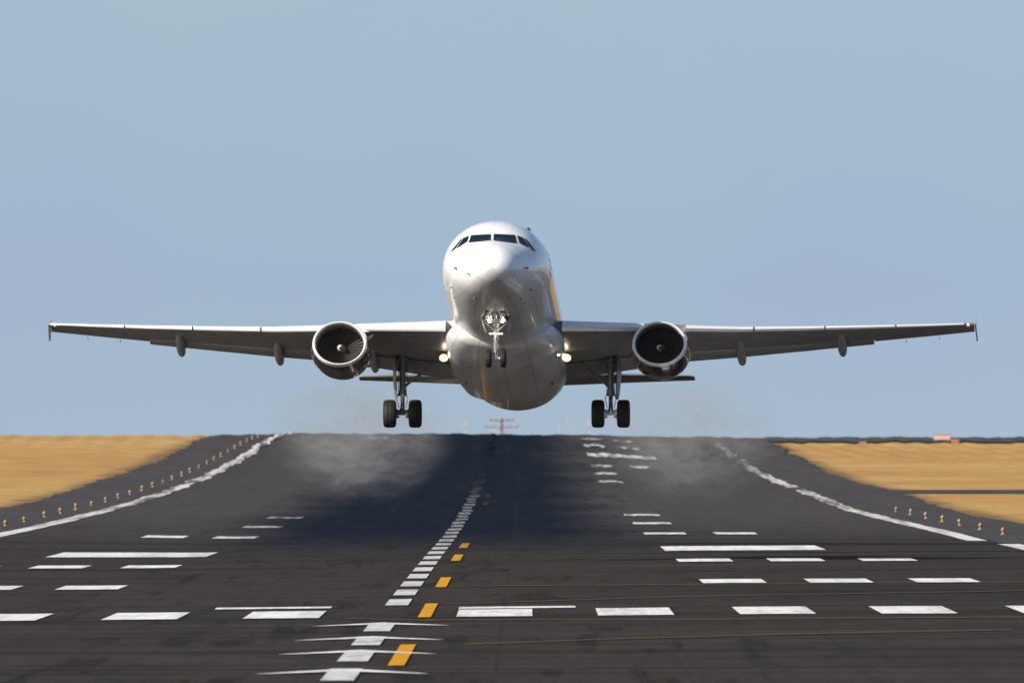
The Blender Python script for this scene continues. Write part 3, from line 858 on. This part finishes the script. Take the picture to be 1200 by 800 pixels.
# landing gear -----------------------------------------------------------
def tyre(c, r, w, n=40):
    mb = MB(); hw = w / 2
    prof = [(-hw * .55, r * .56), (-hw * .9, r * .66), (-hw, r * .80), (-hw * .88, r * .93), (-hw * .62, r * .985), (-hw * .30, r), (-hw * .28, r * .985), (-hw * .24, r), (-.012, r), (0, r * .985), (.012, r),
            (hw * .24, r), (hw * .28, r * .985), (hw * .30, r), (hw * .62, r * .985), (hw * .88, r * .93), (hw, r * .80), (hw * .9, r * .66), (hw * .55, r * .56)]
    mb.lathe(c, (0, 1, 0), prof, n)
    return mb
def rim(c, r, w):
    mb = MB(); hw = w / 2
    mb.lathe(c, (0, 1, 0), [(-hw * .3, 0.0), (-hw * .35, r * .2), (-hw * .55, r * .24), (-hw * .3, r * .4), (-hw * .5, r * .57), (hw * .5, r * .57), (hw * .3, r * .4), (hw * .55, r * .24), (hw * .35, r * .2), (hw * .3, 0)], 24)
    return mb
for sg in (-1, 1):
    gy = 3.80 * sg - .08; axl = Vector((17.7, gy, -3.55))
    mb = MB(); mb.tube((17.25, gy, -1.1), (17.55, gy, -2.75), .125, .115, 18); mb.tube((17.53, gy, -2.6), (17.56, gy, -2.82), .15, .15, 18)
    mb.tube((17.25, gy - .22, -1.35), (17.25, gy + .22, -1.35), .07)
    mb.tube((17.35, gy, -1.75), (17.36, gy, -1.83), .145)
    gear = build('main_gear_leg', mb, M_gear, plane, T, smooth=50)
    mb = MB(); mb.tube((17.55, gy, -2.75), axl, .078, .078, 18); mb.tube(axl + Vector((-.05, 0, .10)), axl + Vector((0, 0, -.02)), .11, .13, 16); mb.tube(axl - Vector((0, .55, 0)), axl + Vector((0, .55, 0)), .062, .062, 16)
    for s_ in (-1, 1):   # brake packs
        mb.tube(axl + Vector((0, s_ * .16, 0)), axl + Vector((0, s_ * .27, 0)), .19, .19, 20)
        for k in range(7):
            a = 2 * math.pi * k / 7; mb.tube(axl + Vector((.14 * math.cos(a), s_ * .10, .14 * math.sin(a))), axl + Vector((.14 * math.cos(a), s_ * .17, .14 * math.sin(a))), .03, .03, 8)
    build('shock_strut', mb, M_steel if sg > 0 else M_gear, gear, T, smooth=50)
    mb = MB()   # torque links
    mb.tube((17.50, gy - .06, -2.78), (17.22, gy, -3.12), .03); mb.tube((17.50, gy + .06, -2.78), (17.22, gy, -3.12), .03)
    mb.tube((17.22, gy, -3.12), (17.6, gy - .07, -3.44), .03); mb.tube((17.22, gy, -3.12), (17.6, gy + .07, -3.44), .03)
    build('torque_link', mb, M_gdark, gear, T)
    mb = MB()   # folding side brace to the wing root
    mb.tube((17.5, gy - .06 * sg, -2.45), (17.4, gy - .62 * sg, -1.95), .055, .05, 12); mb.tube((17.4, gy - .62 * sg, -1.95), (17.3, gy - 1.25 * sg, -1.35), .06, .055, 12)
    mb.tube((17.4, gy - .62 * sg, -1.95), (17.3, gy - .1 * sg, -1.45), .032, .032, 10)
    mb.tube((17.4, gy - .55 * sg, -1.95), (17.4, gy - .70 * sg, -1.95), .08, .08, 12)
    build('side_brace', mb, M_gear, gear, T, smooth=50)
    mb = MB()   # door fixed along the outboard side of the leg
    mb.grid([[(16.95, gy + .20 * sg, -1.15), (18.0, gy + .36 * sg, -1.15)], [(17.1, gy + .21 * sg, -2.0), (17.95, gy + .34 * sg, -2.0)], [(17.25, gy + .18 * sg, -2.75), (17.85, gy + .28 * sg, -2.75)], [(17.45, gy + .17 * sg, -2.95), (17.75, gy + .24 * sg, -2.95)]])
    rr = [[(p[0], p[1] + .03 * sg, p[2]) for p in [(16.95, gy + .20 * sg, -1.15), (18.0, gy + .36 * sg, -1.15)]], [(17.1, gy + .24 * sg, -2.0), (17.95, gy + .37 * sg, -2.0)], [(17.25, gy + .21 * sg, -2.75), (17.85, gy + .31 * sg, -2.75)], [(17.45, gy + .20 * sg, -2.95), (17.75, gy + .27 * sg, -2.95)]]
    mb.grid(rr)
    build('gear_door', mb, M_gear, gear, T)
    mb = MB()   # hydraulic hoses and brake lines
    pts = [(17.38, gy - .13, -1.5), (17.40, gy - .17, -2.1), (17.42, gy - .13, -2.7), (17.40, gy - .20, -3.0), (17.5, gy - .12, -3.35)]
    for a, b in zip(pts[:-1], pts[1:]): mb.tube(a, b, .016, .016, 6); mb.tube((a[0] + .02, 2 * gy - a[1], a[2]), (b[0] + .02, 2 * gy - b[1], b[2]), .014, .014, 6)
    build('brake_hose', mb, M_gdark, gear, T)
    for s_ in (-1, 1):
        c = axl + Vector((0, .465 * s_, 0))
        build('tyre', tyre(c, .585, .46), M_tyre, gear, T, smooth=40); build('wheel_rim', rim(c, .585, .44), M_rim, gear, T, smooth=40)

# nose gear
ax_ = Vector((5.07, 0, -3.75))
mb = MB(); mb.tube((4.95, 0, -1.85), (5.03, 0, -2.85), .085, .08, 16); mb.tube((5.02, 0, -2.66), (5.03, 0, -2.80), .125, .125, 16)
mb.tube((4.98, -.34, -2.12), (4.98, .34, -2.12), .045, .045, 10)
ng = build('nose_gear_leg', mb, M_steel, plane, T, smooth=50)
mb = MB(); mb.tube((5.03, 0, -2.85), ax_, .062, .062, 16); mb.tube(ax_ - Vector((0, .34, 0)), ax_ + Vector((0, .34, 0)), .045); mb.tube(ax_ + Vector((0, 0, .10)), ax_ - Vector((0, 0, .06)), .085, .085, 14)
build('shock_strut', mb, M_steel, ng, T, smooth=50)
mb = MB(); mb.box((4.95, 0, -2.76), (.10, .50, .07)); mb.tube((4.93, -.25, -2.76), (4.93, -.13, -2.76), .055); mb.tube((4.93, .13, -2.76), (4.93, .25, -2.76), .055)
build('steering_actuator', mb, M_steel, ng, T)
mb = MB(); mb.tube((4.98, -.03, -2.55), (4.2, -.30, -1.98), .035); mb.tube((4.98, .03, -2.55), (4.2, .30, -1.98), .035); mb.tube((4.6, -.16, -2.27), (4.6, .16, -2.27), .025)
mb.tube((4.96, 0, -2.2), (4.3, 0, -1.9), .03)
mb.tube((4.3, 0, -2.42), (2.95, 0, -2.02), .035, .028); mb.tube((3.9, -.24, -2.12), (3.2, 0, -2.08), .026); mb.tube((3.9, .24, -2.12), (3.2, 0, -2.08), .026)
mb.tube((4.0, -.30, -2.20), (4.9, -.44, -2.36), .028); mb.tube((4.0, .30, -2.20), (4.9, .44, -2.36), .028)
mb.tube((4.9, -.50, -2.24), (4.9, .50, -2.24), .030)
build('drag_brace', mb, M_steel, ng, T)
for s_ in (-1, 1):
    mb = MB(); mb.tube((4.88, s_ * .48, -2.22), (4.92, s_ * .06, -2.62), .036, .03); build('door_link', mb, M_steel, ng, T)
    mb = MB(); mb.lathe((3.7, s_ * .17, -2.10), (-1, 0, 0), [(-.12, .03), (-.02, .055), (.03, .05), (.05, 0)], 10); build('door_actuator', mb, M_steel, ng, T)
mb = MB(); mb.tube((4.95, 0, -2.9), (4.78, 0, -3.22), .028); mb.tube((4.78, 0, -3.22), (5.0, 0, -3.6), .028); mb.tube((4.96, .09, -2.85), (4.99, .08, -3.6), .012); mb.tube((4.96, -.09, -2.85), (4.99, -.08, -3.6), .012)
build('torque_link', mb, M_gear, ng, T)
for s_ in (-1, 1):
    c = ax_ + Vector((0, .262 * s_, 0)); build('tyre', tyre(c, .385, .21, 32), M_tyre, ng, T, smooth=40); build('wheel_rim', rim(c, .385, .2), M_rim, ng, T, smooth=40)
    mb = MB(); mb.grid([[(4.2, s_ * .42, -1.88), (6.0, s_ * .42, -1.98)], [(4.3, s_ * .50, -2.10), (5.9, s_ * .50, -2.2)], [(4.5, s_ * .36, -2.52), (5.7, s_ * .36, -2.58)]])
    mb.grid([[(4.2, s_ * .45, -1.88), (6.0, s_ * .45, -1.98)], [(4.3, s_ * .53, -2.10), (5.9, s_ * .53, -2.2)], [(4.5, s_ * .39, -2.52), (5.7, s_ * .39, -2.58)]])
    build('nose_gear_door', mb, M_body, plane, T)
    for (z, r_, mm) in ((-2.21, .095, M_lamp), (-2.04, .07, M_lamp2)):
        mb = MB(); mb.lathe((4.86, .225 * s_, z), (-1, 0, 0), [(-.14, .02), (-.10, .7 * r_), (0, r_ * 1.08), (.01, r_)], 16); lh = build('nose_lamp', mb, M_glowrim, ng, T, smooth=50)
        mb = MB(); mb.lathe((4.86, .225 * s_, z), (-1, 0, 0), [(.012, r_ * .93), (.03, r_ * .5), (.036, 0)], 16); build('lamp_lens', mb, mm, lh, T)
# dark panel on the belly, painted shade in place of an open wheel bay
mb = MB(); rows = []
for x in (3.9, 4.5, 5.2, 6.1):
    rows.append([fpoint(x, a, .008) for a in [-.20 + .05 * i for i in range(9)]])
mb.grid(rows); build('nose_bay_shade', mb, M_bay_shade, plane, T)

# ------------------------------------------------------------------ runway furniture
ORD = ['nearest', 'second nearest', 'third nearest', 'fourth nearest', 'fifth nearest', 'sixth nearest', 'seventh nearest', 'eighth nearest', 'ninth nearest', 'tenth nearest',
       'eleventh nearest', 'twelfth nearest', 'thirteenth nearest', 'fourteenth nearest', 'fifteenth nearest', 'sixteenth nearest', 'seventeenth nearest', 'eighteenth nearest',
       'nineteenth nearest', 'twentieth nearest', 'twenty-first nearest', 'twenty-second nearest', 'twenty-third nearest', 'twenty-fourth nearest', 'twenty-fifth nearest', 'farthest']
M_amber = mat_simple('amber_light_housing', (.24, .14, .055), .5, var=.2)
M_lens = mat_simple('frosted_light_lens', (.33, .24, .13), .4, var=.1)
M_base = mat_simple('painted_light_base', (.30, .20, .11), .6, var=.2)
def edge_light():
    e = empty('runway_edge_light', (0, 0, 0))
    mb = MB(); mb.lathe((0, 0, 0), (0, 0, 1), [(0, .16), (.03, .16), (.05, .07), (.17, .05), (.18, .09)], 14); build('base', mb, M_base, e, smooth=50)
    mb = MB(); mb.lathe((0, 0, 0), (0, 0, 1), [(.18, .09), (.22, .12), (.30, .12), (.31, .10)], 14); build('housing', mb, M_amber, e, smooth=50)
    mb = MB(); mb.lathe((0, 0, 0), (0, 0, 1), [(.31, .09), (.35, .08), (.39, .05), (.40, .0)], 14); build('lens', mb, M_lens, e, smooth=60)
    return e
proto = edge_light(); first = True
def copy_thing(o):
    c = o.copy(); C.objects.link(c)
    for ch in o.children:
        d = ch.copy(); C.objects.link(d); d.parent = c
    return c
for side, x, ylist in (('left', -26.5, [1535 + 60 * i for i in range(25)]), ('right', 22.1, [1402, 1472] + [1546 + 66 * i for i in range(5)])):
    for i, y in enumerate(ylist):
        o = proto if first else copy_thing(proto); first = False
        o.location = (x, y + rw.uniform(-4, 4), gz(x, y) - rw.uniform(0, .06)); o.scale = [rw.uniform(.78, 1.0)] * 3; o.rotation_euler = (rw.uniform(-.1, .1), rw.uniform(-.12, .12), rw.uniform(0, 3))
        nm = ORD[i] if i < len(ylist) - 1 else 'farthest'
        tag(o, f'{nm} amber edge light standing on the {side} shoulder of the runway', 'runway light', 'amber edge lights along the shoulders')

def at(px, py, y):
    return Vector(((px - 618) * y / FPX, y, CAMZ - (py - 500) * y / FPX))
M_signw = mat_simple('pale_pink_sign_face', (.46, .30, .27), .5, var=.1)
M_signr = mat_simple('red_sign_face', (.26, .12, .08), .5, var=.1)
M_post = mat_simple('weathered_post', (.18, .17, .17), .6, var=.2)
def sign(px, y, w, h, label, mat, name='airfield_sign', lift=.25, framed=True):
    x = (px - 618) * y / FPX; z = gz(x, y)
    e = empty(name, (x, y, z)); tag(e, label, 'sign')
    mb = MB(); mb.box((x, y, z + lift + h / 2), (w, .18, h)); p = build('panel', mb, mat, e)
    if framed:
        mb = MB(); mb.box((x, y - .10, z + lift + h - .04), (w + .06, .03, .08)); mb.box((x, y - .10, z + lift + .04), (w + .06, .03, .08)); build('frame', mb, M_signr, p)
    for s_ in (-1, 1):
        mb = MB(); mb.tube((x + s_ * w * .35, y, z - .05), (x + s_ * w * .35, y, z + lift + .01), .05); build('leg', mb, M_post, e)
sign(1104, 3214, 1.75, .62, 'pale pink airfield sign at the far top edge of the right-hand dry grass', M_signw, lift=.15)
sign(1119, 3160, .85, .42, 'low red board just right of the pale pink sign', M_signr, lift=.06, framed=False)
sign(1011, 3160, .8, .26, 'low red board in the far grass between the runway and the pale pink sign', M_signr, lift=.05, framed=False)

# structures beyond the crest
M_redp = mat_simple('faded_red_mast_paint', (.20, .14, .15), .6, var=.2)
M_greyp = mat_simple('grey_mast_paint', (.26, .30, .36), .6, var=.2)
yb = 3345
b0 = at(588, 512, yb); zg = gz(b0.x, yb)
e = empty('approach_mast', (b0.x, yb, zg)); tag(e, 'red mast with two crossbars beyond the end of the runway under the jet', 'mast')
mb = MB(); mb.box((b0.x, yb, (zg + at(0, 490, yb).z) / 2), (.35, .35, at(0, 490, yb).z - zg)); build('post', mb, M_redp, e)
for (py, w) in ((492.5, 2.6), (500.5, 3.6)):
    z = at(0, py, yb).z; mb = MB(); mb.box((b0.x, yb - .25, z), (w, .12, .16))
    for k in range(5): mb.box((b0.x - w / 2 + w * k / 4, yb - .27, z + .14), (.16, .14, .22))
    build('crossbar', mb, M_redp, e)
mb = MB(); mb.box((at(580, 0, yb).x, yb - 3, at(0, 506, yb).z), (.7, .5, 1.0)); hut = build('equipment_box', mb, M_greyp, e)
for (pa, pb, post, lab) in ((492, 545, 546, 'grey post with two long thin rails left of the red mast beyond the runway end'), (655, 689, 690, 'grey post with two short thin rails right of the red mast beyond the runway end')):
    xp = at(post, 0, yb).x; zg = gz(xp, yb)
    e = empty('aerial_frame', (xp, yb, zg)); tag(e, lab, 'aerial')
    zt = at(0, 491, yb).z
    mb = MB(); mb.box((xp, yb, (zg + zt) / 2), (.22, .2, zt - zg)); mb.box((xp, yb - .1, at(0, 498, yb).z), (.45, .2, .5)); build('post', mb, M_greyp, e)
    xa, xb = at(pa, 0, yb).x, at(pb, 0, yb).x
    mb = MB()
    for py in (492.5, 500): mb.box(((xa + xb) / 2, yb + .1, at(0, py, yb).z), (abs(xb - xa), .06, .07))
    build('rail', mb, M_greyp, e)
    mb = MB()
    for k in range(4):
        xx = (xa if post > 600 else xa) + (xb - xa) * k / 4; mb.box((xx, yb + .1, (zg + zt) / 2), (.07, .07, zt - zg))
    build('rail_support', mb, M_greyp, e)

# ------------------------------------------------------------------ engine exhaust
def plume(name, x0, x1, label, dens):
    """a ragged, thin, sunlit veil of exhaust blown back and down along the runway"""
    m = NT(name + '_air'); o = m.obj()
    n = m.noise(m.mapv(o, (.55, .03, 1.1)), 1.0, 7, .74, 1.2)
    sep = m.node('ShaderNodeSeparateXYZ'); m.link(o, sep.inputs[0])
    fx = m.math('DIVIDE', sep.outputs[0], 4.2); fy = m.math('DIVIDE', sep.outputs[1], 105.0); fz = m.math('DIVIDE', sep.outputs[2], 3.1)
    r2 = m.math('ADD', m.math('ADD', m.math('MULTIPLY', fx, fx), m.math('MULTIPLY', fy, fy)), m.math('MULTIPLY', fz, fz))
    fall = m.smooth(r2, 1.0, .05)
    d = m.math('MULTIPLY', m.math('MULTIPLY', fall, m.smooth(n, .42, .62)), dens)
    v = m.node('ShaderNodeVolumePrincipled'); m.link(d, v.inputs['Density'])
    v.inputs['Color'].default_value = (.50, .48, .475, 1); v.inputs['Anisotropy'].default_value = 0.0
    m.link(v.outputs[0], m.out.inputs['Volume'])
    mb = MB(); rows = []
    for i in range(13):
        th = math.pi * i / 12; rows.append([(4.2 * math.sin(th) * math.cos(a), -105 * math.cos(th), 3.1 * math.sin(th) * math.sin(a)) for a in [2 * math.pi * j / 20 for j in range(20)]])
    mb.grid(rows, True)
    ob = build(name, mb, m.mat, smooth=180)
    ob.location = (x0, x1, 4.6)
    tag(ob, label, 'exhaust', kind='stuff')
plume('exhaust_plume', -6.9, 1250, 'thin brownish veil of hot exhaust behind the left engine', .0110)
plume('exhaust_plume', 6.6, 1250, 'thin brownish veil of hot exhaust behind the right engine', .0080)
